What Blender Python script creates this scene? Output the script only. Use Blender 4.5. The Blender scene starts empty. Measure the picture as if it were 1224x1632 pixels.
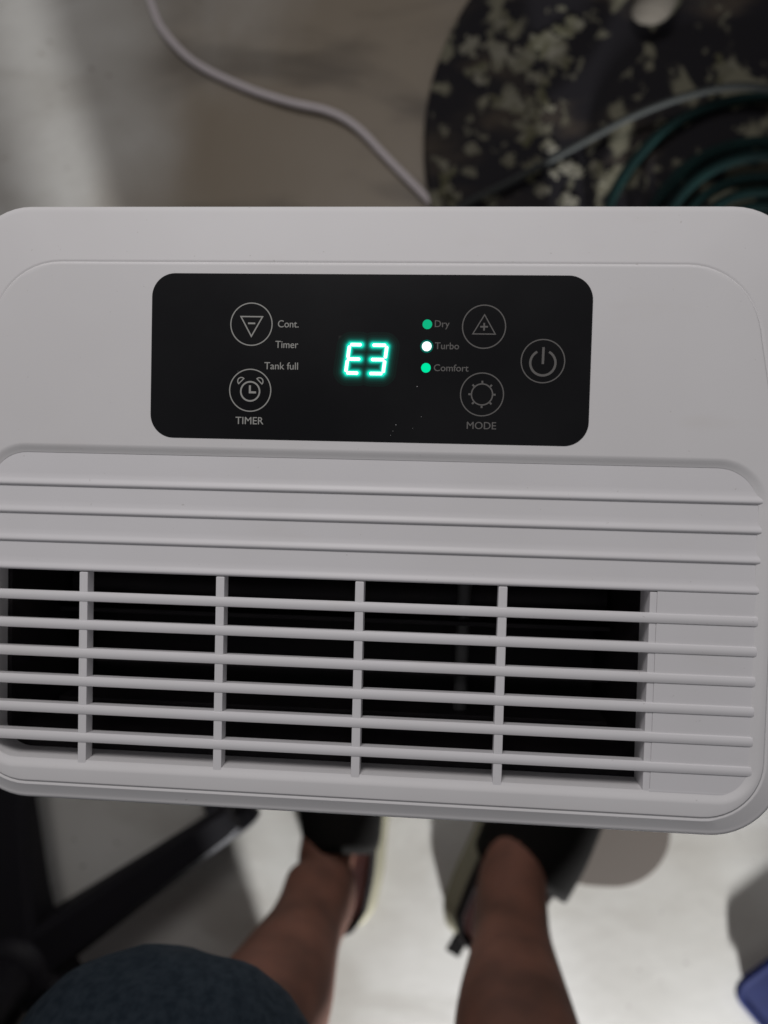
import bpy, bmesh, math, random
from mathutils import Vector, Matrix
random.seed(7)
S = bpy.context.scene
C = S.collection
R = math.radians
MM = 0.001

# ---------------------------------------------------------------- camera, world, lamps, exposure
cam = bpy.data.cameras.new('camera')
cam_o = bpy.data.objects.new('camera', cam)
C.objects.link(cam_o)
# world axes X, Y, Z seen from the lens (x right, y down, z forward), measured from the vanishing points
wx = Vector((0.99691917, 0.02831486, -0.07314673))
wy = Vector((0.02554577, -0.99893128, -0.03851889))
wz = Vector((-0.07415922, 0.03653163, -0.99657707))
right = Vector((wx[0], wy[0], wz[0])); down = Vector((wx[1], wy[1], wz[1])); fwd = Vector((wx[2], wy[2], wz[2]))
rot = Matrix((right, -down, -fwd)).transposed()
cam_o.matrix_world = Matrix.Translation((0, 0, 0.96)) @ rot.to_4x4()
cam.sensor_fit = 'AUTO'; cam.sensor_width = 36
cam.lens = 36 * 1240 / 1632
cam.clip_start = 0.01; cam.clip_end = 60
cam.dof.use_dof = True; cam.dof.focus_distance = 0.365; cam.dof.aperture_fstop = 4.2
S.camera = cam_o

w = bpy.data.worlds.new('World'); S.world = w; w.use_nodes = True
bg = w.node_tree.nodes['Background']
bg.inputs['Color'].default_value = (0.96, 0.96, 1.0, 1); bg.inputs['Strength'].default_value = 0.115

def lamp(name, kind, loc, aim, energy, col, **k):
    d = bpy.data.lights.new(name, kind); d.energy = energy; d.color = col
    for a, b in k.items(): setattr(d, a, b)
    o = bpy.data.objects.new(name, d); C.objects.link(o); o.location = loc
    o.rotation_euler = (Vector(aim) - Vector(loc)).to_track_quat('-Z', 'Y').to_euler()
    return o
# the room's ceiling light, beyond the dehumidifier
lamp('ceiling_lamp', 'AREA', (-0.16, 0.84, 1.52), (-0.04, -0.40, 0.6), 8.0, (1.0, 0.965, 0.96), shape='DISK', size=0.5)
# the bright light low behind the sitter that rakes across the floor between the legs
az, el = R(-16.0), R(-13.6)
lamp('floor_lamp', 'SPOT', (0.62, -3.00, 0.55), (0.62 + math.sin(az), -3.00 + math.cos(az), 0.55 + math.tan(el)), 1330.0, (0.96, 0.98, 1.0), spot_size=R(25), spot_blend=0.25, shadow_soft_size=0.07)

S.view_settings.view_transform = 'Standard'; S.view_settings.look = 'None'
S.view_settings.gamma = 1; S.view_settings.exposure = 0.12
S.cycles.use_denoising = True

# ---------------------------------------------------------------- materials
def mat(name, col, rough=0.5, spec=0.5, coat=0, **k):
    m = bpy.data.materials.new(name); m.use_nodes = True
    b = m.node_tree.nodes['Principled BSDF']
    b.inputs['Base Color'].default_value = (*col, 1); b.inputs['Roughness'].default_value = rough
    b.inputs['Specular IOR Level'].default_value = spec; b.inputs['Coat Weight'].default_value = coat
    if 'emit' in k:
        b.inputs['Emission Color'].default_value = (*k['emit'], 1); b.inputs['Emission Strength'].default_value = k.get('power', 1)
    return m
def nd(m, t, **k):
    n = m.node_tree.nodes.new(t)
    for a, b in k.items():
        if hasattr(n, a): setattr(n, a, b)
        else: n.inputs[a].default_value = b
    return n
def ln(m, a, b): m.node_tree.links.new(a, b)
def bsdf(m): return m.node_tree.nodes['Principled BSDF']
def grain(m, cols, scale=8, detail=6, lo=0.35, hi=0.65, bump=0.0, bscale=400, bdist=0.0002, stretch=(1, 1, 1), rotz=0, rough=None, dist=0.0):
    """colour ramp over object-space noise, with a fine bump"""
    tc = nd(m, 'ShaderNodeTexCoord'); mp = nd(m, 'ShaderNodeMapping')
    mp.inputs['Scale'].default_value = stretch; mp.inputs['Rotation'].default_value = (0, 0, rotz)
    ln(m, tc.outputs['Object'], mp.inputs['Vector'])
    n = nd(m, 'ShaderNodeTexNoise'); n.inputs['Scale'].default_value = scale; n.inputs['Detail'].default_value = detail
    n.inputs['Distortion'].default_value = dist
    ln(m, mp.outputs[0], n.inputs['Vector'])
    r = nd(m, 'ShaderNodeValToRGB'); e = r.color_ramp.elements
    e[0].position = lo; e[0].color = (*cols[0], 1); e[1].position = hi; e[1].color = (*cols[-1], 1)
    for i, c in enumerate(cols[1:-1]):
        x = e.new(lo + (hi - lo) * (i + 1) / (len(cols) - 1)); x.color = (*c, 1)
    ln(m, n.outputs['Fac'], r.inputs['Fac']); ln(m, r.outputs['Color'], bsdf(m).inputs['Base Color'])
    if bump:
        n2 = nd(m, 'ShaderNodeTexNoise'); n2.inputs['Scale'].default_value = bscale; n2.inputs['Detail'].default_value = 3
        ln(m, tc.outputs['Object'], n2.inputs['Vector'])
        b = nd(m, 'ShaderNodeBump'); b.inputs['Strength'].default_value = bump; b.inputs['Distance'].default_value = bdist
        ln(m, n2.outputs['Fac'], b.inputs['Height']); ln(m, b.outputs['Normal'], bsdf(m).inputs['Normal'])
    if rough:
        mr = nd(m, 'ShaderNodeMapRange'); mr.inputs['To Min'].default_value = rough[0]; mr.inputs['To Max'].default_value = rough[1]
        ln(m, n.outputs['Fac'], mr.inputs['Value']); ln(m, mr.outputs[0], bsdf(m).inputs['Roughness'])
    return n, r, tc

M = {}
M['shell'] = mat('white_plastic', (0.70, 0.69, 0.69), 0.42, 0.22)
grain(M['shell'], [(0.672, 0.66, 0.664), (0.71, 0.70, 0.706)], scale=9, detail=8, bump=0.22, bscale=1500, bdist=0.0001, rough=(0.46, 0.6))
def specks(m, amount=0.28):
    b_ = bsdf(m); src = b_.inputs['Base Color'].links[0].from_socket; tc_ = nd(m, 'ShaderNodeTexCoord')
    k = noise_fac(m, tc_, 420, 0.735, 0.79, detail=2)
    k2 = noise_fac(m, tc_, 22, 0.60, 0.78, detail=6, stretch=(1, 2, 1))
    a_ = nd(m, 'ShaderNodeMath', operation='MULTIPLY'); ln(m, k, a_.inputs[0]); a_.inputs[1].default_value = amount
    c_ = mixc(m, a_.outputs[0], src, (0.30, 0.27, 0.24))
    a2 = nd(m, 'ShaderNodeMath', operation='MULTIPLY'); ln(m, k2, a2.inputs[0]); a2.inputs[1].default_value = 0.12
    c_ = mixc(m, a2.outputs[0], c_, (0.55, 0.50, 0.44)); ln(m, c_, b_.inputs['Base Color'])
M['grille'] = mat('lilac_white_plastic', (0.70, 0.69, 0.70), 0.42, 0.25)
grain(M['grille'], [(0.692, 0.68, 0.69), (0.725, 0.714, 0.732)], scale=11, detail=8, bump=0.2, bscale=1500, bdist=0.0001, rough=(0.36, 0.46))
M['panel'] = mat('black_gloss', (0.006, 0.006, 0.007), 0.22, 0.26)
grain(M['panel'], [(0.005, 0.005, 0.006), (0.008, 0.008, 0.009)], scale=14, rough=(0.22, 0.30))
M['window'] = mat('dark_display', (0.007, 0.008, 0.008), 0.35, 0.35)
M['ink'] = mat('grey_ink', (0.34, 0.34, 0.32), 0.6, 0.2)
M['ink_shaded'] = mat('shaded_grey_ink', (0.14, 0.135, 0.13), 0.6, 0.2)  # same ink, the right side's weaker light painted into its colour
M['led_core'] = mat('lit_segment', (0, 0, 0), 0.5, 0, emit=(0.85, 1.0, 0.97), power=1.6)
M['led_edge'] = mat('lit_segment_edge', (0, 0, 0), 0.5, 0, emit=(0.0, 0.62, 0.47), power=1.0)
M['led_halo'] = mat('segment_spill', (0, 0, 0), 0.5, 0, emit=(0.0, 0.11, 0.08), power=1.0)
M['led_far'] = mat('segment_far_spill', (0, 0, 0), 0.5, 0, emit=(0.0015, 0.026, 0.020), power=1.0)
M['led_white'] = mat('lit_white_dot', (0, 0, 0), 0.5, 0, emit=(0.75, 1.0, 0.95), power=1.6)
M['led_green'] = mat('lit_green_dot', (0, 0, 0), 0.5, 0, emit=(0.005, 0.42, 0.20), power=1.0)
M['led_bright'] = mat('lit_bright_green_dot', (0, 0, 0), 0.5, 0, emit=(0.0, 0.75, 0.34), power=1.0)
M['duct'] = mat('black_duct', (0.008, 0.007, 0.009), 0.6, 0.3)
grain(M['duct'], [(0.010, 0.008, 0.011), (0.020, 0.016, 0.018)], scale=30)
M['duct_grey'] = mat('dusty_duct', (0.06, 0.06, 0.06), 0.5)
M['dust'] = mat('dust', (0.5, 0.5, 0.5), 0.8)

# floor: pale concrete / worn stone with brown dirt
M['floor'] = mat('worn_floor', (0.4, 0.38, 0.35), 0.45, 0.3)
n, r, tc = grain(M['floor'], [(0.32, 0.302, 0.272), (0.41, 0.396, 0.37), (0.44, 0.428, 0.405)], scale=3.2, detail=9, lo=0.34, hi=0.66, bump=0.3, bscale=60, bdist=0.0008, rough=(0.35, 0.6), dist=0.4)
def mixc(m, fac, a, b, mode='MIX'):
    x = nd(m, 'ShaderNodeMix', data_type='RGBA', blend_type=mode)
    if isinstance(fac, float): x.inputs[0].default_value = fac
    else: ln(m, fac, x.inputs[0])
    for i, v in ((6, a), (7, b)):
        if isinstance(v, tuple): x.inputs[i].default_value = (*v, 1)
        else: ln(m, v, x.inputs[i])
    return x.outputs[2]
def noise_fac(m, tc, scale, lo, hi, stretch=(1, 1, 1), rotz=0, dist=0.0, detail=5, loc=(0, 0, 0)):
    mp = nd(m, 'ShaderNodeMapping'); mp.inputs['Scale'].default_value = stretch; mp.inputs['Rotation'].default_value = (0, 0, rotz)
    mp.inputs['Location'].default_value = loc
    ln(m, tc.outputs['Object'], mp.inputs['Vector'])
    n = nd(m, 'ShaderNodeTexNoise'); n.inputs['Scale'].default_value = scale; n.inputs['Detail'].default_value = detail
    n.inputs['Distortion'].default_value = dist
    ln(m, mp.outputs[0], n.inputs['Vector'])
    mr = nd(m, 'ShaderNodeMapRange', interpolation_type='SMOOTHSTEP'); mr.inputs['From Min'].default_value = lo; mr.inputs['From Max'].default_value = hi
    ln(m, n.outputs['Fac'], mr.inputs['Value'])
    return mr.outputs[0]
specks(M['shell']); specks(M['grille'])
f = M['floor']
s1 = noise_fac(f, tc, 3.4, 0.46, 0.66, stretch=(1, 3.2, 1), rotz=R(-48), dist=0.6)
s2 = noise_fac(f, tc, 26, 0.70, 0.80, detail=3)
s3 = noise_fac(f, tc, 90, 0.70, 0.76, detail=2)
hs = nd(f, 'ShaderNodeMath', operation='MULTIPLY'); ln(f, s1, hs.inputs[0]); hs.inputs[1].default_value = 0.45
c = mixc(f, hs.outputs[0], r.outputs['Color'], (0.26, 0.24, 0.21))
c = mixc(f, s2, c, (0.20, 0.17, 0.14)); c = mixc(f, s3, c, (0.22, 0.2, 0.18))
# far floor painted browner and darker, the dehumidifier's shade put in its colour
mpd = nd(f, 'ShaderNodeSeparateXYZ'); ln(f, tc.outputs['Object'], mpd.inputs[0])
ramp_y = nd(f, 'ShaderNodeMapRange', interpolation_type='SMOOTHSTEP'); ramp_y.inputs['From Min'].default_value = -0.30; ramp_y.inputs['From Max'].default_value = 0.12
ln(f, mpd.outputs['Y'], ramp_y.inputs['Value'])
patch = noise_fac(f, tc, 1.7, 0.12, 0.52, dist=0.8, loc=(2, 5, 0))
ramp_x = nd(f, 'ShaderNodeMapRange', interpolation_type='SMOOTHSTEP'); ramp_x.inputs['From Min'].default_value = -0.44; ramp_x.inputs['From Max'].default_value = -0.30  # spares the left wedge, so its lit patch is painted paler
edge_n = nd(f, 'ShaderNodeTexNoise'); edge_n.inputs['Scale'].default_value = 5; ln(f, tc.outputs['Object'], edge_n.inputs['Vector'])
wob = nd(f, 'ShaderNodeMath', operation='MULTIPLY_ADD'); ln(f, edge_n.outputs['Fac'], wob.inputs[0]); wob.inputs[1].default_value = 0.25; ln(f, mpd.outputs['X'], wob.inputs[2])
sh = nd(f, 'ShaderNodeMath', operation='SUBTRACT'); ln(f, wob.outputs[0], sh.inputs[0]); sh.inputs[1].default_value = 0.125; ln(f, sh.outputs[0], ramp_x.inputs['Value'])
m0 = nd(f, 'ShaderNodeMath', operation='MULTIPLY'); ln(f, ramp_y.outputs[0], m0.inputs[0]); ln(f, ramp_x.outputs[0], m0.inputs[1])
mul = nd(f, 'ShaderNodeMath', operation='MULTIPLY'); ln(f, m0.outputs[0], mul.inputs[0]); ln(f, patch, mul.inputs[1])
c = mixc(f, mul.outputs[0], c, mixc(f, s1, (0.185, 0.150, 0.108), (0.092, 0.072, 0.050)))
ln(f, c, bsdf(f).inputs['Base Color'])

# black mat with pale crusts
M['mat'] = mat('black_rubber', (0.02, 0.018, 0.02), 0.75, 0.15)
m = M['mat']; tc = nd(m, 'ShaderNodeTexCoord')
a = noise_fac(m, tc, 17, 0.57, 0.62, detail=7, dist=0.5, loc=(3.1, 1.2, 0))
b = noise_fac(m, tc, 45, 0.62, 0.67, detail=5, loc=(1, 0, 4))
g = noise_fac(m, tc, 6, 0.5, 0.8, detail=6, stretch=(1, 2.4, 1), rotz=R(-20), loc=(7, 0, 0))
c = mixc(m, g, (0.009, 0.008, 0.010), (0.075, 0.058, 0.04))
c = mixc(m, b, c, (0.10, 0.095, 0.07)); c = mixc(m, a, c, (0.125, 0.118, 0.085))
ln(m, c, bsdf(m).inputs['Base Color'])
M['crust'] = mat('pale_crust', (0.26, 0.25, 0.21), 0.85, 0.2)
grain(M['crust'], [(0.065, 0.062, 0.035), (0.17, 0.16, 0.13)], scale=40)
M['cord'] = mat('white_cord', (0.52, 0.47, 0.48), 0.5)
M['cord2'] = mat('grey_cord', (0.030, 0.032, 0.031), 0.8, 0.1)
M['hose'] = mat('dark_green_hose', (0.012, 0.055, 0.045), 0.7, 0.12)
grain(M['hose'], [(0.0025, 0.009, 0.009), (0.004, 0.016, 0.015)], scale=20)
M['pipe'] = mat('grey_metal', (0.07, 0.062, 0.052), 0.95, 0.05)
M['black'] = mat('black_plastic', (0.005, 0.0042, 0.006), 0.6, 0.2)
M['skin'] = mat('brown_skin', (0.24, 0.11, 0.075), 0.7, 0.12)
grain(M['skin'], [(0.060, 0.027, 0.018), (0.118, 0.051, 0.034)], scale=14, detail=6, bump=0.3, bscale=500, bdist=0.0003)
bsdf(M['skin']).inputs['Subsurface Weight'].default_value = 0.1
bsdf(M['skin']).inputs['Subsurface Scale'].default_value = 0.01
bsdf(M['skin']).inputs['Subsurface Radius'].default_value = (1, 0.3, 0.15)
M['denim'] = mat('dark_denim', (0.022, 0.034, 0.05), 0.9, 0.1)
grain(M['denim'], [(0.011, 0.017, 0.024), (0.021, 0.029, 0.038)], scale=170, detail=8, bump=0.6, bscale=1800, bdist=0.0004)
M['shoe'] = mat('dark_rubber', (0.004, 0.0035, 0.003), 0.9, 0.05)
M['sole'] = mat('tan_rubber', (0.15, 0.14, 0.10), 0.85, 0.1)
M['insole'] = mat('pink_insole', (0.36, 0.24, 0.24), 0.7)
M['shoe_wall'] = mat('grey_shoe_wall', (0.011, 0.009, 0.009), 0.9, 0.05)
M['blue'] = mat('blue_plastic', (0.018, 0.035, 0.19), 0.7, 0.15)
grain(M['blue'], [(0.001, 0.006, 0.060), (0.0015, 0.009, 0.085)], scale=25)
M['bag'] = mat('white_plastic_film', (0.62, 0.62, 0.60), 0.35, 0.5)
grain(M['bag'], [(0.40, 0.40, 0.34), (0.56, 0.56, 0.54)], scale=12)

# ---------------------------------------------------------------- helpers
def finish(bm, name, m, parent=None, sharp=32, scale=MM, mods=None):
    bmesh.ops.remove_doubles(bm, verts=bm.verts, dist=1e-6 / scale * 1.0 if scale != 1 else 1e-6)
    bmesh.ops.recalc_face_normals(bm, faces=bm.faces)
    bmesh.ops.scale(bm, vec=(scale,) * 3, verts=bm.verts)
    for f in bm.faces: f.smooth = True
    for e in bm.edges:
        if len(e.link_faces) == 2 and e.calc_face_angle(0) > R(sharp): e.smooth = False
    me = bpy.data.meshes.new(name); bm.to_mesh(me); bm.free(); me.materials.append(m)
    o = bpy.data.objects.new(name, me); C.objects.link(o)
    wn = o.modifiers.new('normals', 'WEIGHTED_NORMAL'); wn.keep_sharp = True
    if parent: o.parent = parent
    return o
def empty(name, loc=(0, 0, 0)):
    o = bpy.data.objects.new(name, None); C.objects.link(o); o.location = loc; o.empty_display_size = 0.05
    return o
def tag(o, label=None, cat=None, group=None, kind=None):
    if label: o['label'] = label
    if cat: o['category'] = cat
    if group: o['group'] = group
    if kind: o['kind'] = kind
    return o
def link(o, parent):
    """parent an object built in world coordinates to an Empty that stands elsewhere"""
    o.parent = parent; o.location = -Vector(parent.location); return o
def box(bm, x0, x1, y0, y1, z0, z1, bev=0, seg=2):
    v = [bm.verts.new((x, y, z)) for x in (x0, x1) for y in (y0, y1) for z in (z0, z1)]
    fs = [(0, 1, 3, 2), (4, 6, 7, 5), (0, 4, 5, 1), (2, 3, 7, 6), (0, 2, 6, 4), (1, 5, 7, 3)]
    ff = [bm.faces.new([v[i] for i in q]) for q in fs]
    if bev:
        es = list({e for f in ff for e in f.edges})
        bmesh.ops.bevel(bm, geom=es, offset=bev, segments=seg, profile=0.5, affect='EDGES')
def rr(x0, x1, y0, y1, r, z, n=12, rb=None, shift=None, zf=None):
    """rounded rectangle loop, counter-clockwise; straight sides get extra points"""
    pts = []
    rt = r; rb = r if rb is None else rb
    corners = [(x1 - rb, y0 + rb, -90, rb), (x1 - rt, y1 - rt, 0, rt), (x0 + rt, y1 - rt, 90, rt), (x0 + rb, y0 + rb, 180, rb)]
    for k, (cx, cy, a0, r) in enumerate(corners):
        arc = [(cx + r * math.cos(R(a0 + 90 * i / n)), cy + r * math.sin(R(a0 + 90 * i / n))) for i in range(n + 1)]
        pts += arc
        nx, ny, na, nr = corners[(k + 1) % 4]
        b = (nx + nr * math.cos(R(na)), ny + nr * math.sin(R(na)))
        for j in range(1, 8): t = j / 8; pts.append((arc[-1][0] * (1 - t) + b[0] * t, arc[-1][1] * (1 - t) + b[1] * t))
    out = []
    for x, y in pts:
        if shift: x = shift(x, y)
        out.append((x, y, zf(x, y) if zf else z))
    return out
def loft(bm, loops, cap0=False, cap1=False, closed=True):
    rows = [[bm.verts.new(p) for p in L] for L in loops]
    n = len(rows[0])
    for a, b in zip(rows, rows[1:]):
        for i in range(n if closed else n - 1):
            j = (i + 1) % n
            bm.faces.new((a[i], a[j], b[j], b[i]))
    if cap0: bm.faces.new(rows[0][::-1])
    if cap1: bm.faces.new(rows[-1])
    return rows
def extrude_x(bm, prof, x0, x1):
    a = [bm.verts.new((x0, y, z)) for y, z in prof]; b = [bm.verts.new((x1, y, z)) for y, z in prof]
    n = len(prof)
    for i in range(n): bm.faces.new((a[i], a[(i + 1) % n], b[(i + 1) % n], b[i]))
    bm.faces.new(a[::-1]); bm.faces.new(b)
def stroke(bm, pts, wd, z, closed=False, th=0.04):
    """flat ribbon of ink"""
    P = [Vector(p) for p in pts]; n = len(P); L, Rr = [], []
    for i in range(n):
        if closed: d = P[(i + 1) % n] - P[i - 1]; d0 = (P[i] - P[i - 1]).normalized(); d1 = (P[(i + 1) % n] - P[i]).normalized()
        else:
            d0 = (P[i] - P[max(i - 1, 0)]); d1 = (P[min(i + 1, n - 1)] - P[i])
            if i == 0: d0 = d1
            if i == n - 1: d1 = d0
            d0 = d0.normalized(); d1 = d1.normalized()
        t = (d0 + d1).normalized(); nn = Vector((-t.y, t.x)); k = 1 / max(0.45, nn.dot(Vector((-d0.y, d0.x))))
        L.append(P[i] + nn * wd / 2 * k); Rr.append(P[i] - nn * wd / 2 * k)
    a = [bm.verts.new((*p, z)) for p in L]; b = [bm.verts.new((*p, z)) for p in Rr]
    for i in range(n if closed else n - 1):
        j = (i + 1) % n; bm.faces.new((a[i], b[i], b[j], a[j]))
def circ(cx, cy, r, a0=0, a1=360, n=40):
    full = abs(a1 - a0) >= 359.9
    return [(cx + r * math.cos(R(a0 + (a1 - a0) * i / n)), cy + r * math.sin(R(a0 + (a1 - a0) * i / n))) for i in range(n if full else n + 1)]
def tube(bm, pts, rad, n=12, cap=True, sub=6):
    """smooth tube through points (Catmull-Rom); rad is a number or one per point"""
    P = [Vector(p) for p in pts]; rs = rad if isinstance(rad, (list, tuple)) else [rad] * len(P)
    Q, W = [], []
    for i in range(len(P) - 1):
        p0, p1, p2, p3 = P[max(i - 1, 0)], P[i], P[i + 1], P[min(i + 2, len(P) - 1)]
        for k in range(sub):
            t = k / sub
            Q.append(0.5 * ((2 * p1) + (p2 - p0) * t + (2 * p0 - 5 * p1 + 4 * p2 - p3) * t * t + (3 * p1 - p0 - 3 * p2 + p3) * t ** 3))
            W.append(rs[i] * (1 - t) + rs[i + 1] * t)
    Q.append(P[-1]); W.append(rs[-1])
    up = Vector((0, 0, 1)); loops = []; prev = None
    for i, q in enumerate(Q):
        t = (Q[min(i + 1, len(Q) - 1)] - Q[max(i - 1, 0)]).normalized()
        if prev is None: u = t.cross(up if abs(t.z) < 0.9 else Vector((1, 0, 0))).normalized()
        else: u = (prev - t * prev.dot(t)).normalized()
        prev = u; v = t.cross(u)
        loops.append([q + (u * math.cos(2 * math.pi * k / n) + v * math.sin(2 * math.pi * k / n)) * W[i] for k in range(n)])
    loft(bm, loops, cap, cap)

# ---------------------------------------------------------------- the setting
bm = bmesh.new()
v = [bm.verts.new(p) for p in ((-6, -6, 0), (6, -6, 0), (6, 6, 0), (-6, 6, 0))]; bm.faces.new(v)
tag(finish(bm, 'floor', M['floor'], scale=1), kind='structure')

# ---------------------------------------------------------------- the dehumidifier
T = 600.0                                  # top plateau height, mm
dh = tag(empty('dehumidifier', (-0.036, -0.015, 0)), 'white plastic dehumidifier seen from above with a black control panel and slatted air outlet', 'dehumidifier')
def part(bm, name, m, parent=dh, sharp=32):
    o = finish(bm, name, m, None, sharp)
    o.parent = parent
    if parent is dh: o.location = -Vector(dh.location)
    return o
X0, X1, Y0, Y1 = -233, 160, -160, 128.2
def sm(t): t = max(0, min(1, t)); return t * t * (3 - 2 * t)
def gshift(x, y):
    k = 9.5 * sm((y - 12) / 65)
    return x - k if x > 100 else (x + k if x < -170 else x)
def edge_drop(y): return 1.8 * sm((y - 50) / 70) + 1.4 * sm((-120 - y) / 30)
bm = bmesh.new()
O = lambda d, z, r=33: rr(X0 + d, X1 - d, Y0 + d, Y1 - d, r - d, z)
OZ = lambda d, dz: rr(X0 + d, X1 - d, Y0 + d, Y1 - d, 33 - d, 0, zf=lambda x, y: T - dz - edge_drop(y))
G = lambda d, z: rr(-226 - d, 149.5 + d, -150 - d, 100.3 + d, 33 + d, T + z, shift=gshift, rb=27 + d)
Z = lambda d, z, r=20: rr(-219.5 - d, 144 + d, -140.5 - d, 11.8 + d, r + d, T + z, rb=15 + d)
loops = [O(7, 25), O(5, 60), O(3.5, 300), O(2.5, T - 40), O(2.5, T - 16), O(0.0, T - 15.5), O(0, T - 14), OZ(0, 5.0), OZ(0.5, 3.4), OZ(1.3, 2.5), OZ(2.4, 2.1), OZ(3.8, 1.9),
         G(1.6, -0.85), G(0.9, -0.95), G(0.45, -1.2), G(0.0, -1.1), G(-0.25, -0.6), G(-0.7, -0.15), G(-1.5, 0)]
rows1 = loft(bm, loops, cap0=True)
rows2 = loft(bm, [Z(2.9, 0), Z(2.1, -0.12), Z(1.2, -0.45), Z(0.2, -1.0), Z(-0.8, -1.5), Z(-1.5, -1.75), Z(-1.7, -2.1), Z(-1.7, -18)])
edge = []
for row in (rows1[-1], rows2[0]):
    for i, v_ in enumerate(row): edge.append(bm.edges.get((v_, row[(i + 1) % len(row)])))
bmesh.ops.triangle_fill(bm, use_beauty=True, use_dissolve=False, edges=edge, normal=(0, 0, 1))
part(bm, 'housing', M['shell'])

# shallow ribs of the recessed zone above the outlet
yes = [-6.0, -19.4, -33.0, -46.7]
prev = 12.5
for i, ye in enumerate(yes):
    zt = -0.75
    low = -10 if i == 3 else -2.05
    prof = [(prev, -2.05), (ye + 6.5, -1.85), (ye + 4.2, -1.65), (ye + 3.1, -1.3), (ye + 2.3, -0.95), (ye + 1.5, zt), (ye + 0.9, zt - 0.12), (ye + 0.35, zt - 0.55), (ye + 0.1, zt - 1.2), (ye, low), (ye, -14), (prev, -14)]
    bm = bmesh.new(); extrude_x(bm, [(y, z + T) for y, z in prof], -219.5, 144)
    part(bm, 'rib', M['grille'])
    prev = ye
# free slats of the outlet; they run on as ribs across the blank plate
for i in range(6):
    yc = -58.9 - 13.76 * i; zt = -0.5
    h = 2.4
    prof = [(yc + h, -1.9), (yc + h * 0.8, zt - 0.45), (yc + h * 0.4, zt - 0.08), (yc, zt), (yc - h * 0.45, zt - 0.1), (yc - h * 0.85, zt - 0.55), (yc - h, -2.1), (yc - h * 0.86, -9.5), (yc + h * 0.55, -9.5)]
    bm = bmesh.new(); extrude_x(bm, [(y, z + T) for y, z in prof], -219.5, 144)
    part(bm, 'slat', M['grille'])
for xd in (-170.7, -103.7, -37.1, 29.6):
    bm = bmesh.new(); box(bm, xd - 2.1, xd + 2.1, -141, -46.9, T - 8.5, T - 1.35, 0.5)
    part(bm, 'divider', M['grille'])
bm = bmesh.new(); box(bm, 96.2, 99.5, -141, -46.9, T - 19, T - 1.75, 0.5)
part(bm, 'outlet_end_wall', M['grille'])
bm = bmesh.new()
box(bm, 99.45, 144.5, -140.9, -46.5, T - 10, T - 1.6, 0.25)
part(bm, 'blank_plate', M['grille'])
bm = bmesh.new(); box(bm, 99, 139.6, -139.6, -138.2, T - 10, T - 1.55, 0.3)
part(bm, 'plate_sill', M['grille'])
# black air duct behind the slats
bm = bmesh.new()
loft(bm, [rr(-222, 146, -143, 12, 4, T - 17.6), rr(-215.5, 97.2, -135.5, -40, 6, T - 17.6), rr(-215, 96.5, -135, -40, 6, T - 20), rr(-206, 90, -128, -42, 6, T - 95)], cap1=True)
part(bm, 'air_duct', M['duct'])
bm = bmesh.new(); tube(bm, [(14, -44, T - 60), (13.5, -90, T - 62), (13, -132, T - 64)], 4.0, 12)
part(bm, 'duct_strut', M['duct_grey'])
bm = bmesh.new(); tube(bm, [(-206, -60, T - 72), (-60, -62, T - 70), (90, -60, T - 72)], 9.0, 14)
part(bm, 'flap_shaft', M['duct'])

for yv in (-74, -101, -124):
    bm = bmesh.new(); box(bm, -208, 90, yv - 1.2, yv + 1.2, T - 74, T - 52, 0.4)
    part(bm, 'louvre', M['duct'])
# control panel
cp_z = T + 0.4
bm = bmesh.new()
P = lambda d, z, r=11.0: rr(-138.2 + d, 65.6 - d, 18.4 + d, 95.2 - d, r - d, z)
loft(bm, [P(0, T - 0.6), P(0, T + 0.15), P(0.25, cp_z)], cap1=True)
cp = part(bm, 'control_panel', M['panel'])
def sub(bm, name, m, label=None):
    o = finish(bm, name, m, None); o.parent = cp
    if label: o['label'] = label
    return o
iz = cp_z + 0.05
SW = 0.52
def button(cx, cy, strokes, m, label):
    bm = bmesh.new(); stroke(bm, circ(cx, cy, 9.75, n=64), SW, iz, True)
    for pts, wd, cl in strokes: stroke(bm, [(cx + x, cy + y) for x, y in pts], wd, iz, cl)
    sub(bm, 'button_icon', m, label)
button(-90.5, 71.8, [([(-5.0, 3.5), (5.2, 3.5), (0.05, -5.6)], 0.6, True), ([(-1.6, 0.4), (1.8, 0.4)], 0.75, False)], M['ink'], 'minus sign in a downward triangle')
bells = []
for s in (-1, 1):
    cxb, cyb = s * 4.3, 4.2; a = 45 if s > 0 else 135
    arc = [(cxb + 1.7 * math.cos(R(t)), cyb + 1.7 * math.sin(R(t))) for t in range(int(a - 90), int(a + 91), 15)]
    bells.append((arc, 0.5, True))
button(-90.5, 41.2, [(circ(0, -0.5, 4.45), 0.75, True), ([(-0.15, 2.3), (-0.15, -0.95), (2.8, -0.95)], 0.95, False)] + bells, M['ink'], 'alarm clock symbol')
button(17.1, 71.8, [([(-5.0, -3.3), (0.1, 5.4), (5.2, -3.3)], 0.5, True), ([(-1.7, 0), (1.8, 0)], 0.75, False), ([(0.05, 1.75), (0.05, 0.38)], 0.75, False), ([(0.05, -0.38), (0.05, -1.75)], 0.75, False)], M['ink_shaded'], 'plus sign in an upward triangle')
sun = [(circ(0, 0, 4.8), 0.6, True)]
for k in range(8):
    a = math.pi / 4 * k; sun.append(([(5.0 * math.cos(a), 5.0 * math.sin(a)), (6.2 * math.cos(a), 6.2 * math.sin(a))], 0.85, False))
button(17.1, 41.1, sun, M['ink_shaded'], 'sun shaped symbol')
button(44.1, 56.6, [(circ(0, -0.8, 5.65, 118, 422, 40), 1.05, False), ([(0.1, 6.3), (0.0, -1.3)], 1.1, False)], M['ink_shaded'], 'power symbol')

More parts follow.
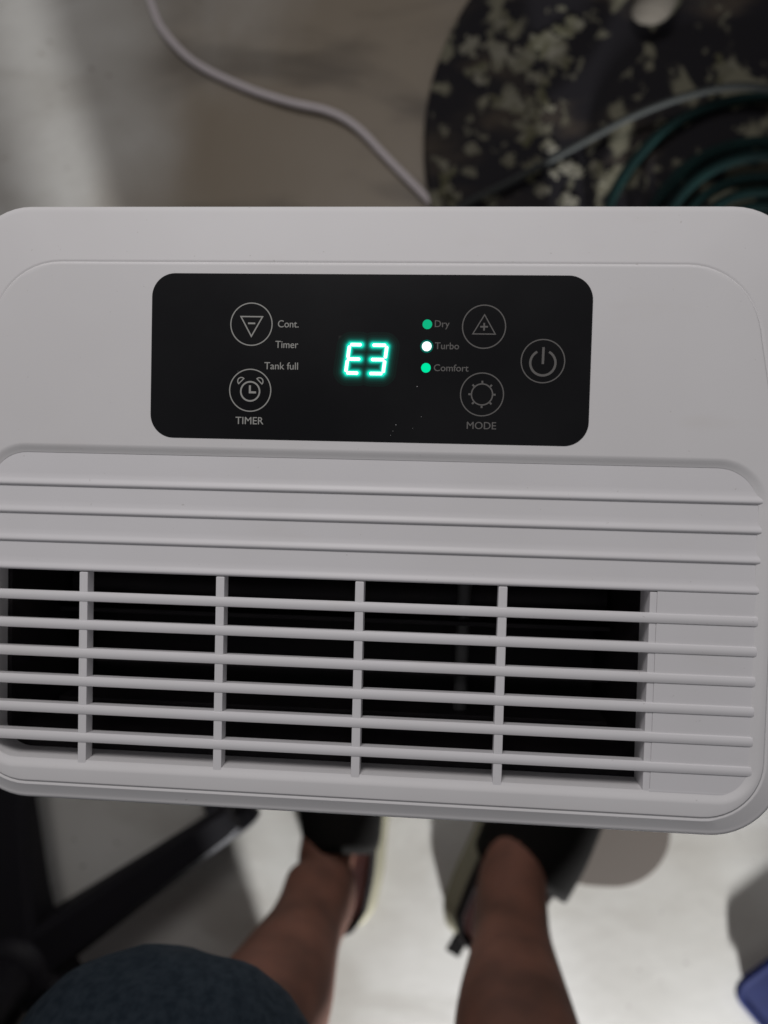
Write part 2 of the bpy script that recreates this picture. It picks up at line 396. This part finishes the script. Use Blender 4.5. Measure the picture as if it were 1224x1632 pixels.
def text(body, x0, x1, ybase, cap, m):
    cu = bpy.data.curves.new('t', 'FONT'); cu.body = body; cu.size = 1; cu.resolution_u = 4
    o = bpy.data.objects.new('t', cu); C.objects.link(o)
    bpy.context.view_layer.update()
    me = bpy.data.meshes.new_from_object(o.evaluated_get(bpy.context.evaluated_depsgraph_get()))
    bpy.data.objects.remove(o); bpy.data.curves.remove(cu)
    xs = [v.co.x for v in me.vertices]; caps = 0.70
    a, b = min(xs), max(xs)
    for v in me.vertices:
        v.co = Vector((x0 + (v.co.x - a) / (b - a) * (x1 - x0), ybase + v.co.y * cap / caps, iz)) * MM
    tb = bmesh.new(); tb.from_mesh(me); g = bmesh.ops.duplicate(tb, geom=list(tb.verts) + list(tb.edges) + list(tb.faces))
    for v in g['geom']:
        if isinstance(v, bmesh.types.BMVert): v.co += Vector((0.06, 0.04, 0.015)) * MM
    tb.to_mesh(me); tb.free()
    me.materials.clear(); me.materials.append(m); me.name = 'lettering'
    o = bpy.data.objects.new('lettering', me); C.objects.link(o); o.parent = cp; o['label'] = 'the word ' + body
for body, a, b, y, cap, m in (('Cont.', -78.0, -68.3, 70.5, 3.3, M['ink']), ('Timer', -79.0, -68.3, 61.0, 3.3, M['ink']), ('Tank full', -84.0, -68.2, 51.1, 3.3, M['ink']),
                              ('TIMER', -97.2, -84.0, 25.4, 3.4, M['ink']), ('MODE', 10.6, 23.9, 25.3, 3.3, M['ink_shaded']), ('Dry', -5.3, 1.4, 71.4, 3.1, M['ink_shaded']),
                              ('Turbo', -5.0, 6.0, 61.4, 3.1, M['ink_shaded']), ('Comfort', -5.2, 10.6, 51.4, 3.1, M['ink_shaded'])):
    text(body, a, b, y, cap, m)
for x, y, m, l in ((-8.7, 72.6, 'led_green', 'green lit dot by the word Dry'), (-8.7, 62.6, 'led_white', 'white lit dot by the word Turbo'), (-8.8, 52.8, 'led_bright', 'bright green lit dot by the word Comfort')):
    bm = bmesh.new(); k = [bm.verts.new((px, py, iz + 0.02)) for px, py in circ(x, y, 2.2, n=32)]; bm.faces.new(k)
    sub(bm, 'indicator_light', M[m], l)
bm = bmesh.new(); bm.faces.new([bm.verts.new((px, py, iz + 0.01)) for px, py in circ(-8.7, 62.6, 3.0, n=32)]); sub(bm, 'indicator_halo', M['led_halo'])  # emissive disc painting the light spilled round the white dot
# seven-segment digits: E and 3
bm = bmesh.new(); box(bm, -49.5, -24.2, 46.2, 67.0, cp_z - 0.2, cp_z + 0.03); sub(bm, 'display_window', M['window'])
E_seg = [((-43.7, 62.9), (-38.9, 62.9)), ((-45.0, 56.3), (-39.4, 56.3)), ((-45.2, 49.9), (-40.2, 49.9)), ((-44.3, 62.2), (-44.9, 57.0)), ((-45.1, 55.6), (-45.7, 50.6))]
T_seg = [((-33.4, 62.8), (-27.6, 62.8)), ((-33.9, 56.2), (-28.3, 56.2)), ((-34.5, 49.8), (-29.0, 49.8)), ((-27.0, 62.2), (-27.6, 57.0)), ((-27.8, 55.6), (-28.4, 50.4))]
def seg(bm, a, b, wd, z, ext=0.0):
    a = Vector(a); b = Vector(b); t = (b - a).normalized(); a = a - t * ext; b = b + t * ext; n = Vector((-t.y, t.x)); h = wd / 2
    pts = [a - t * h * 0.35 + n * h * 0.45, a - t * h * 0.35 - n * h * 0.45, a + t * h * 0.3 - n * h, b - t * h * 0.3 - n * h, b + t * h * 0.35 - n * h * 0.45, b + t * h * 0.35 + n * h * 0.45, b - t * h * 0.3 + n * h, a + t * h * 0.3 + n * h]
    bm.faces.new([bm.verts.new((*p, z)) for p in pts])
def capsule(bm, a, b, wd, z):
    a = Vector(a); b = Vector(b); t = math.degrees(math.atan2(b.y - a.y, b.x - a.x)); r_ = wd / 2
    bm.faces.new([bm.verts.new((x, y, z)) for x, y in circ(b.x, b.y, r_, t - 90, t + 90, 12) + circ(a.x, a.y, r_, t + 90, t + 270, 12)])
GLOW = [mat('segment_glow', (0.006, 0.006, 0.006), 0.26, 0.25, emit=e, power=1.0) for e in ((0.0004, 0.005, 0.004), (0.0005, 0.010, 0.008), (0.0005, 0.021, 0.016), (0.0, 0.045, 0.034), (0.0, 0.10, 0.075), (0.0, 0.24, 0.18), (0.0, 0.50, 0.34), (0.01, 0.82, 0.58))]
for segs, l in ((E_seg, 'glowing letter E'), (T_seg, 'glowing figure 3')):
    bm = bmesh.new()
    bm.free()
    for q, (wd, mm_) in enumerate(zip((12.0, 9.4, 7.6, 6.2, 5.0, 4.0, 3.1, 2.4), GLOW)):
        bm = bmesh.new()
        for i, (a, b) in enumerate(segs): capsule(bm, a, b, wd, cp_z + 0.045 + 0.03 * q + 0.003 * i + (0.0015 if segs is T_seg else 0))
        sub(bm, 'glow_layer', mm_)  # stacked emissive layers paint the halo around each figure
    bm = bmesh.new()
    for i, (a, b) in enumerate(segs): seg(bm, a, b, 1.5, cp_z + 0.4 + 0.004 * i)
    sub(bm, 'digit', M['led_core'], l)
# dust specks on the panel
for x, y, s in ((-12.6, 44.2, 0.22), (-21.9, 26.5, 0.2), (-10.3, 30.5, 0.13), (-23.2, 23.6, 0.12), (-24.3, 21.6, 0.12), (-14.2, 25.0, 0.09), (-96.5, 50.0, 0.08)):
    bm = bmesh.new(); k = [bm.verts.new((px, py, iz)) for px, py in circ(x, y, s, n=6)]; bm.faces.new(k)
    sub(bm, 'dust_speck', M['dust'])

# ---------------------------------------------------------------- floor things beyond the dehumidifier
def worldpart(bm, name, m, root, sharp=40, scale=MM):
    return link(finish(bm, name, m, None, sharp, scale), root)
# round black mat
CX, CY, CR = 262, 411, 296
root = tag(empty('round_mat', (CX * MM, CY * MM, 0)), 'round black rubber base crusted with pale paint blotches lying on the floor', 'mat')
bm = bmesh.new()
prof = [(CR, 0.5), (CR, 9), (CR - 1.5, 13), (CR - 5, 15), (CR - 14, 15.5), (CR - 20, 13), (CR - 60, 12), (40, 12)]
loft(bm, [[(CX + rad * math.cos(2 * math.pi * k / 96), CY + rad * math.sin(2 * math.pi * k / 96), z) for k in range(96)] for rad, z in prof], cap1=True)
worldpart(bm, 'disc', M['mat'], root)
# raised pale blotches
bl = [(52, 511, 24), (78, 498, 18), (30, 492, 14), (20, 520, 16), (112, 515, 26), (128, 500, 16), (100, 480, 12), (60, 455, 17), (78, 447, 14), (95, 440, 9), (68, 462, 9), (104, 462, 10), (110, 452, 9), (92, 420, 12), (86, 408, 10),
      (24, 400, 11), (22, 434, 5), (-8, 420, 6), (-8, 372, 13), (-6, 352, 14), (0, 335, 13), (115, 405, 9), (96, 372, 15), (135, 378, 13), (110, 352, 10), (150, 372, 8), (165, 402, 9), (172, 378, 11), (250, 420, 11), (180, 365, 14), (140, 340, 12), (70, 385, 9), (300, 460, 8), (310, 490, 14), (38, 478, 8), (140, 540, 16), (60, 545, 12)]
bm = bmesh.new()
for x, y, s in bl:
    for q in range(6):
        ox, oy = (random.uniform(-.95, .95) * s * (q > 0), random.uniform(-.95, .95) * s * (q > 0)); sz = s * (0.62 if q == 0 else random.uniform(.15, .42)); ph = [random.uniform(0, 6.3) for _ in range(3)]
        ring = []
        for k in range(18):
            a = 2 * math.pi * k / 18; rad = sz * (1 + .26 * math.sin(2 * a + ph[0]) + .22 * math.sin(3 * a + ph[1]) + .2 * math.sin(5 * a + ph[2]) + random.uniform(-.1, .1))
            ring.append((x + ox + rad * math.cos(a), y + oy + rad * math.sin(a)))
        zz = 12.2 + random.uniform(0, .6)
        if (x - CX) ** 2 + (y - CY) ** 2 > (CR - 22) ** 2: zz = 15.6
        loft(bm, [[(px, py, zz - .5) for px, py in ring], [(x + ox + (px - x - ox) * .88, y + oy + (py - y - oy) * .88, zz + .7) for px, py in ring]], cap1=True)
o = worldpart(bm, 'paint_blotches', M['crust'], root); o['kind'] = 'stuff'
# pipe end on the mat
bm = bmesh.new(); tube(bm, [(216, 529, 34), (217, 533, 35), (219, 540, 36), (223, 552, 38), (228, 575, 42), (245, 650, 60), (262, 720, 80)], [6, 15, 21, 25, 26, 26, 26], 24)
tag(finish(bm, 'pipe', M['pipe']), 'grey rounded pipe end resting on the black round mat at the top', 'pipe')
# cords
bm = bmesh.new(); tube(bm, [(-385, 625, 6), (-378, 599, 6), (-371, 576, 6), (-356, 546, 6), (-317, 508, 6), (-254, 477, 7), (-199, 458, 9), (-149, 446, 9), (-114, 427, 8), (-75, 389, 7), (-20, 335, 6), (20, 285, 8), (40, 200, 40), (40, 127, 70)], 4.3, 12)
tag(finish(bm, 'power_cord', M['cord']), 'white power cord curving across the dim floor behind the dehumidifier', 'cord')
bm = bmesh.new(); tube(bm, [(-30, 180, 20), (-25, 290, 24), (17, 328, 26), (74, 357, 27), (166, 407, 30), (215, 428, 40), (264, 443, 46), (312, 452, 46), (361, 448, 44), (420, 425, 42), (480, 380, 34)], 4.2, 12)
tag(finish(bm, 'cable', M['cord2']), 'pale grey cable stretched over the black mat and green hose', 'cable')
# coiled hose
bm = bmesh.new(); pts = []
rings = [(358, 268, 184, 24), (357, 266, 136, 24), (358, 260, 122, 34), (357, 258, 103, 24), (358, 256, 88, 26), (358, 256, 72, 24)]
for cx, cy, rad, z in rings:
    for k in range(0, 24):
        a = 2 * math.pi * k / 24 + 0.6
        pts.append((cx + rad * 1.0 * math.cos(a), cy + rad * math.sin(a), z + 3 * math.sin(3 * a)))
tube(bm, pts, 6.2, 10, sub=4)
tag(finish(bm, 'garden_hose', M['hose']), 'dark green hose coiled on the black mat beside the dehumidifier', 'hose')

# ---------------------------------------------------------------- office stool base, lower left
HX, HY = -478, -578
root = tag(empty('swivel_stool', (HX * MM, HY * MM, 0)), 'black five-armed swivel chair base on castors beside the left leg', 'chair')
for a in (36, 97, 170, 242, 316):
    d = Vector((math.cos(R(a)), math.sin(R(a)))); n2 = Vector((-d.y, d.x))
    loops = []
    for t, wd, zt, zb in ((20, 30, 118, 60), (80, 27, 112, 66), (180, 23, 98, 66), (285, 19, 84, 62), (302, 15, 80, 62)):
        c0 = Vector((HX, HY)) + d * t
        sec = [(-wd, zb), (wd, zb), (wd, zt - 8), (wd * .7, zt), (-wd * .7, zt), (-wd, zt - 8)]
        loops.append([(c0.x + n2.x * s, c0.y + n2.y * s, z) for s, z in sec])
    bm = bmesh.new(); loft(bm, loops, True, True); arm = worldpart(bm, 'base_arm', M['black'], root)
    e = Vector((HX, HY)) + d * 285
    bm = bmesh.new()
    for s in (-1, 1):
        q = e + n2 * (s * 15)
        loft(bm, [[(q.x + d.x * 27 * r2 * math.cos(2 * math.pi * k / 20) + n2.x * o2, q.y + d.y * 27 * r2 * math.cos(2 * math.pi * k / 20) + n2.y * o2, 28 + 27 * r2 * math.sin(2 * math.pi * k / 20)) for k in range(20)] for r2, o2 in ((.8, -11), (1, -8), (1, 8), (.8, 11))], True, True)
    tube(bm, [(e.x, e.y, 28), (e.x, e.y, 70)], 8, 8)
    caster = finish(bm, 'castor', M['black']); caster.parent = arm
bm = bmesh.new(); loft(bm, [[(HX + r_ * math.cos(2 * math.pi * k / 24), HY + r_ * math.sin(2 * math.pi * k / 24), z) for k in range(24)] for r_, z in ((34, 52), (46, 60), (46, 112), (38, 124), (27, 128), (27, 290), (16, 291), (16, 400))], True, True)
worldpart(bm, 'gas_column', M['black'], root)
bm = bmesh.new(); loft(bm, [rr(HX - 230 + d, HX + 170 - d, HY - 260 + d, HY + 150 - d, 80 - d, z) for d, z in ((20, 398), (4, 404), (0, 425), (4, 452), (20, 462), (50, 466))], True, True)
worldpart(bm, 'seat', M['black'], root)

# ---------------------------------------------------------------- blue tub, lower right
root = tag(empty('storage_tub', (0.42, -0.62, 0)), 'deep blue lidded plastic tub at the lower right of the pale floor', 'tub')
def rot_loop(L, ang, cx, cy):
    ca, sa = math.cos(ang), math.sin(ang); return [(cx + (x - cx) * ca - (y - cy) * sa, cy + (x - cx) * sa + (y - cy) * ca, z) for x, y, z in L]
BX0, BX1, BY0, BY1 = 361, 630, -940, -600
def tl(d, z): return rot_loop(rr(BX0 + d, BX1 - d, BY0 + d, BY1 - d, 22 - min(d, 14), z), R(42), BX0, BY1)
bm = bmesh.new(); loft(bm, [tl(14, 1), tl(12, 4), tl(6, 15)], True)
tub = worldpart(bm, 'tub_wall', M['blue'], root)
bm = bmesh.new(); loft(bm, [tl(5, 14), tl(0, 14), tl(0, 20), tl(1.5, 22), tl(7, 22), tl(9, 20.5)], False, True)
worldpart(bm, 'lid', M['blue'], root)

# ---------------------------------------------------------------- the sitter's legs
person = tag(empty('person', (-0.03, -0.45, 0)), 'seated person seen from above, bare brown shins, denim shorts and dark clogs', 'person')
def skin_obj(name, verts, edges, radii, m, root_i, sub_lv=2):
    me = bpy.data.meshes.new(name); me.from_pydata([Vector(v) * MM for v in verts], edges, []); me.update()
    o = bpy.data.objects.new(name, me); C.objects.link(o)
    md = o.modifiers.new('skin', 'SKIN'); md.use_smooth_shade = True
    for i, s in enumerate(me.skin_vertices[0].data):
        r_ = radii[i]; s.radius = (r_[0] * MM, r_[1] * MM) if isinstance(r_, tuple) else (r_ * MM, r_ * MM)
        s.use_root = (i == root_i)
    sb = o.modifiers.new('subsurf', 'SUBSURF'); sb.levels = sub_lv; sb.render_levels = sub_lv
    me.materials.append(m)
    return link(o, person)
leg_v = [(-40, -880, 560),
         (-125, -850, 545), (-150, -600, 530), (-166, -425, 500), (-150, -438, 400), (-138, -470, 300), (-134, -476, 190), (-126, -476, 105), (-121, -428, 50), (-123, -380, 42), (-126, -310, 38),
         (60, -850, 545), (85, -640, 530), (88, -480, 500), (78, -462, 400), (76, -472, 300), (84, -474, 190), (90, -474, 105), (98, -430, 50), (116, -385, 42), (136, -328, 38),
         (-114, -510, 50), (76, -515, 50)]
leg_e = [(0, 1), (1, 2), (2, 3), (3, 4), (4, 5), (5, 6), (6, 7), (7, 8), (8, 9), (9, 10), (0, 11), (11, 12), (12, 13), (13, 14), (14, 15), (15, 16), (16, 17), (17, 18), (18, 19), (19, 20), (7, 21), (17, 22)]
leg_r = [120, 88, 78, 66, 58, 60, 46, 36, 37, 32, 22, 88, 78, 66, 58, 60, 46, 38, 38, 30, 22, 30, 30]
skin_obj('body', leg_v, leg_e, leg_r, M['skin'], 0, 3)
sh_v = [(-40, -880, 560), (-125, -850, 548), (-150, -640, 535), (-158, -440, 528), (-156, -382, 508), (-155, -392, 440), (60, -850, 548), (84, -700, 535), (88, -600, 530)]
sh_e = [(0, 1), (1, 2), (2, 3), (3, 4), (4, 5), (0, 6), (6, 7), (7, 8)]
shorts = skin_obj('denim_shorts', sh_v, sh_e, [135, 108, 110, 122, 126, 110, 104, 98, 96], M['denim'], 0, 4)
tx = bpy.data.textures.new('cloth_folds', 'CLOUDS'); tx.noise_scale = 0.09; tx.noise_depth = 2
dsp = shorts.modifiers.new('folds', 'DISPLACE'); dsp.texture = tx; dsp.strength = 0.022; dsp.mid_level = 0.5; dsp.texture_coords = 'GLOBAL'

def clog(hx, hy, ang, mirror, label, tab, wide=1.0, med=0):
    """hx, hy heel end; toe towards ang; local frame u across, v along"""
    d = Vector((math.cos(ang), math.sin(ang))); u = Vector((d.y, -d.x)) * (-1 if mirror else 1)
    prof = [(0, 0), (.03, 20), (.1, 33), (.25, 40), (.45, 44), (.65, 52), (.8, 54), (.92, 44), (.98, 24), (1, 0)]
    L = 275
    def hw(t):
        for (a, x), (b, y) in zip(prof, prof[1:]):
            if a <= t <= b: k = (t - a) / (b - a); return (x + (y - x) * k) * wide
        return 0
    N = 28
    def loop(off, z):
        pts = []
        for i in range(N + 1):
            t = (1 - math.cos(math.pi * i / N)) / 2; pts.append((t, 1))
        for i in range(N - 1, 0, -1):
            t = (1 - math.cos(math.pi * i / N)) / 2; pts.append((t, -1))
        out = []
        for t, s in pts:
            wv = hw(t); tt = 0.5 + (t - 0.5) * (1 + 2 * off / L)
            bend = 8 * math.sin(math.pi * t)
            p = Vector((hx, hy)) + d * (tt * L) + u * (s * (wv * (1 + off / 48)) + bend + (med if z < 26 else 0))
            out.append((p.x, p.y, z))
        return out
    bm = bmesh.new(); loft(bm, [loop(0, 0.5), loop(3, 6), loop(4, 16), loop(1, 27), loop(-2, 30)], True, True)
    sole = worldpart(bm, 'sole', M['sole'], person); sole['label'] = label
    bm = bmesh.new(); loft(bm, [loop(-1, 27), loop(-1, 34), loop(-4, 48), loop(-7, 50), loop(-9, 47), loop(-11, 33)])
    wl = finish(bm, 'side_wall', M['shoe_wall']); wl.parent = sole
    bm = bmesh.new(); loft(bm, [loop(-8, 31), loop(-10, 34)], False, True)
    i_ = finish(bm, 'insole', M['insole']); i_.parent = sole
    # upper: arched shell over the front half
    bm = bmesh.new(); rows = []
    for i in range(15):
        t = 0.485 + 0.515 * i / 14; wv = (max(hw(min(t, .999)), 2) - 1) * (1.0 + (0.16 if wide > 1 else 0.04) * (1 - i / 14)); H = 102 - 56 * sm((t - .40) / .60); row = []
        if i == 14: H = 30
        for k in range(17):
            a = math.pi * k / 16; bend = 8 * math.sin(math.pi * t)
            back = 0.06 * (math.cos(a) ** 2) * (1 - i / 14)
            p = Vector((hx, hy)) + d * ((t - back) * L) + u * (wv * math.cos(a) + bend)
            row.append((p.x, p.y, 28 + (H - 28) * math.sin(a) ** 0.7 if 0 < k < 16 else 26))
        rows.append(row)
    loft(bm, rows, closed=False)
    up = finish(bm, 'upper', M['shoe']); up.parent = sole
    sol = up.modifiers.new('thickness', 'SOLIDIFY'); sol.thickness = 0.004
    if tab:
        bm = bmesh.new(); box(bm, -9, 9, -12, 12, 0, 5, 1.2)
        bmesh.ops.rotate(bm, verts=bm.verts, cent=(0, 0, 0), matrix=Matrix.Rotation(R(-28), 3, 'Z'))
        bmesh.ops.translate(bm, verts=bm.verts, vec=(tab[0], tab[1], 34))
        tb = finish(bm, 'strap_tab', M['shoe']); tb.parent = sole
clog(-110, -556, R(93), False, 'left clog with tan sole', None, 1.0, 6)
clog(50, -562, R(65), False, 'right clog with tan sole', (34, -556), 1.15, -11)

# unseen round block, added to keep the low lamp off the lower-left floor
root = tag(empty('light_blocker', (-0.32, -0.98, 0)), 'unseen round dark block added to shade the lower-left floor', 'light_blocker')
bm = bmesh.new()
loft(bm, [[(-320 + r_ * math.cos(2 * math.pi * k / 48), -980 + r_ * math.sin(2 * math.pi * k / 48), z) for k in range(48)] for r_, z in ((225, 0), (235, 20), (238, 200), (238, 400), (225, 430), (190, 442))], True, True)
worldpart(bm, 'blocker_body', M['black'], root)
# thin taupe layer painted as the round shadow beside the right foot
root = tag(empty('foot_shadow', (0.215, -0.33, 0)), 'soft round shadow beside the right foot, painted as a flat taupe layer', 'shadow_patch')
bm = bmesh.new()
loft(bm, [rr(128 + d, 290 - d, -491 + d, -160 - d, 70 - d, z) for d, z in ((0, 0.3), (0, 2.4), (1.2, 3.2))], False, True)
worldpart(bm, 'shadow_sheet', mat('shadow_taupe', (0.092, 0.076, 0.064), 0.8, 0.2), root)
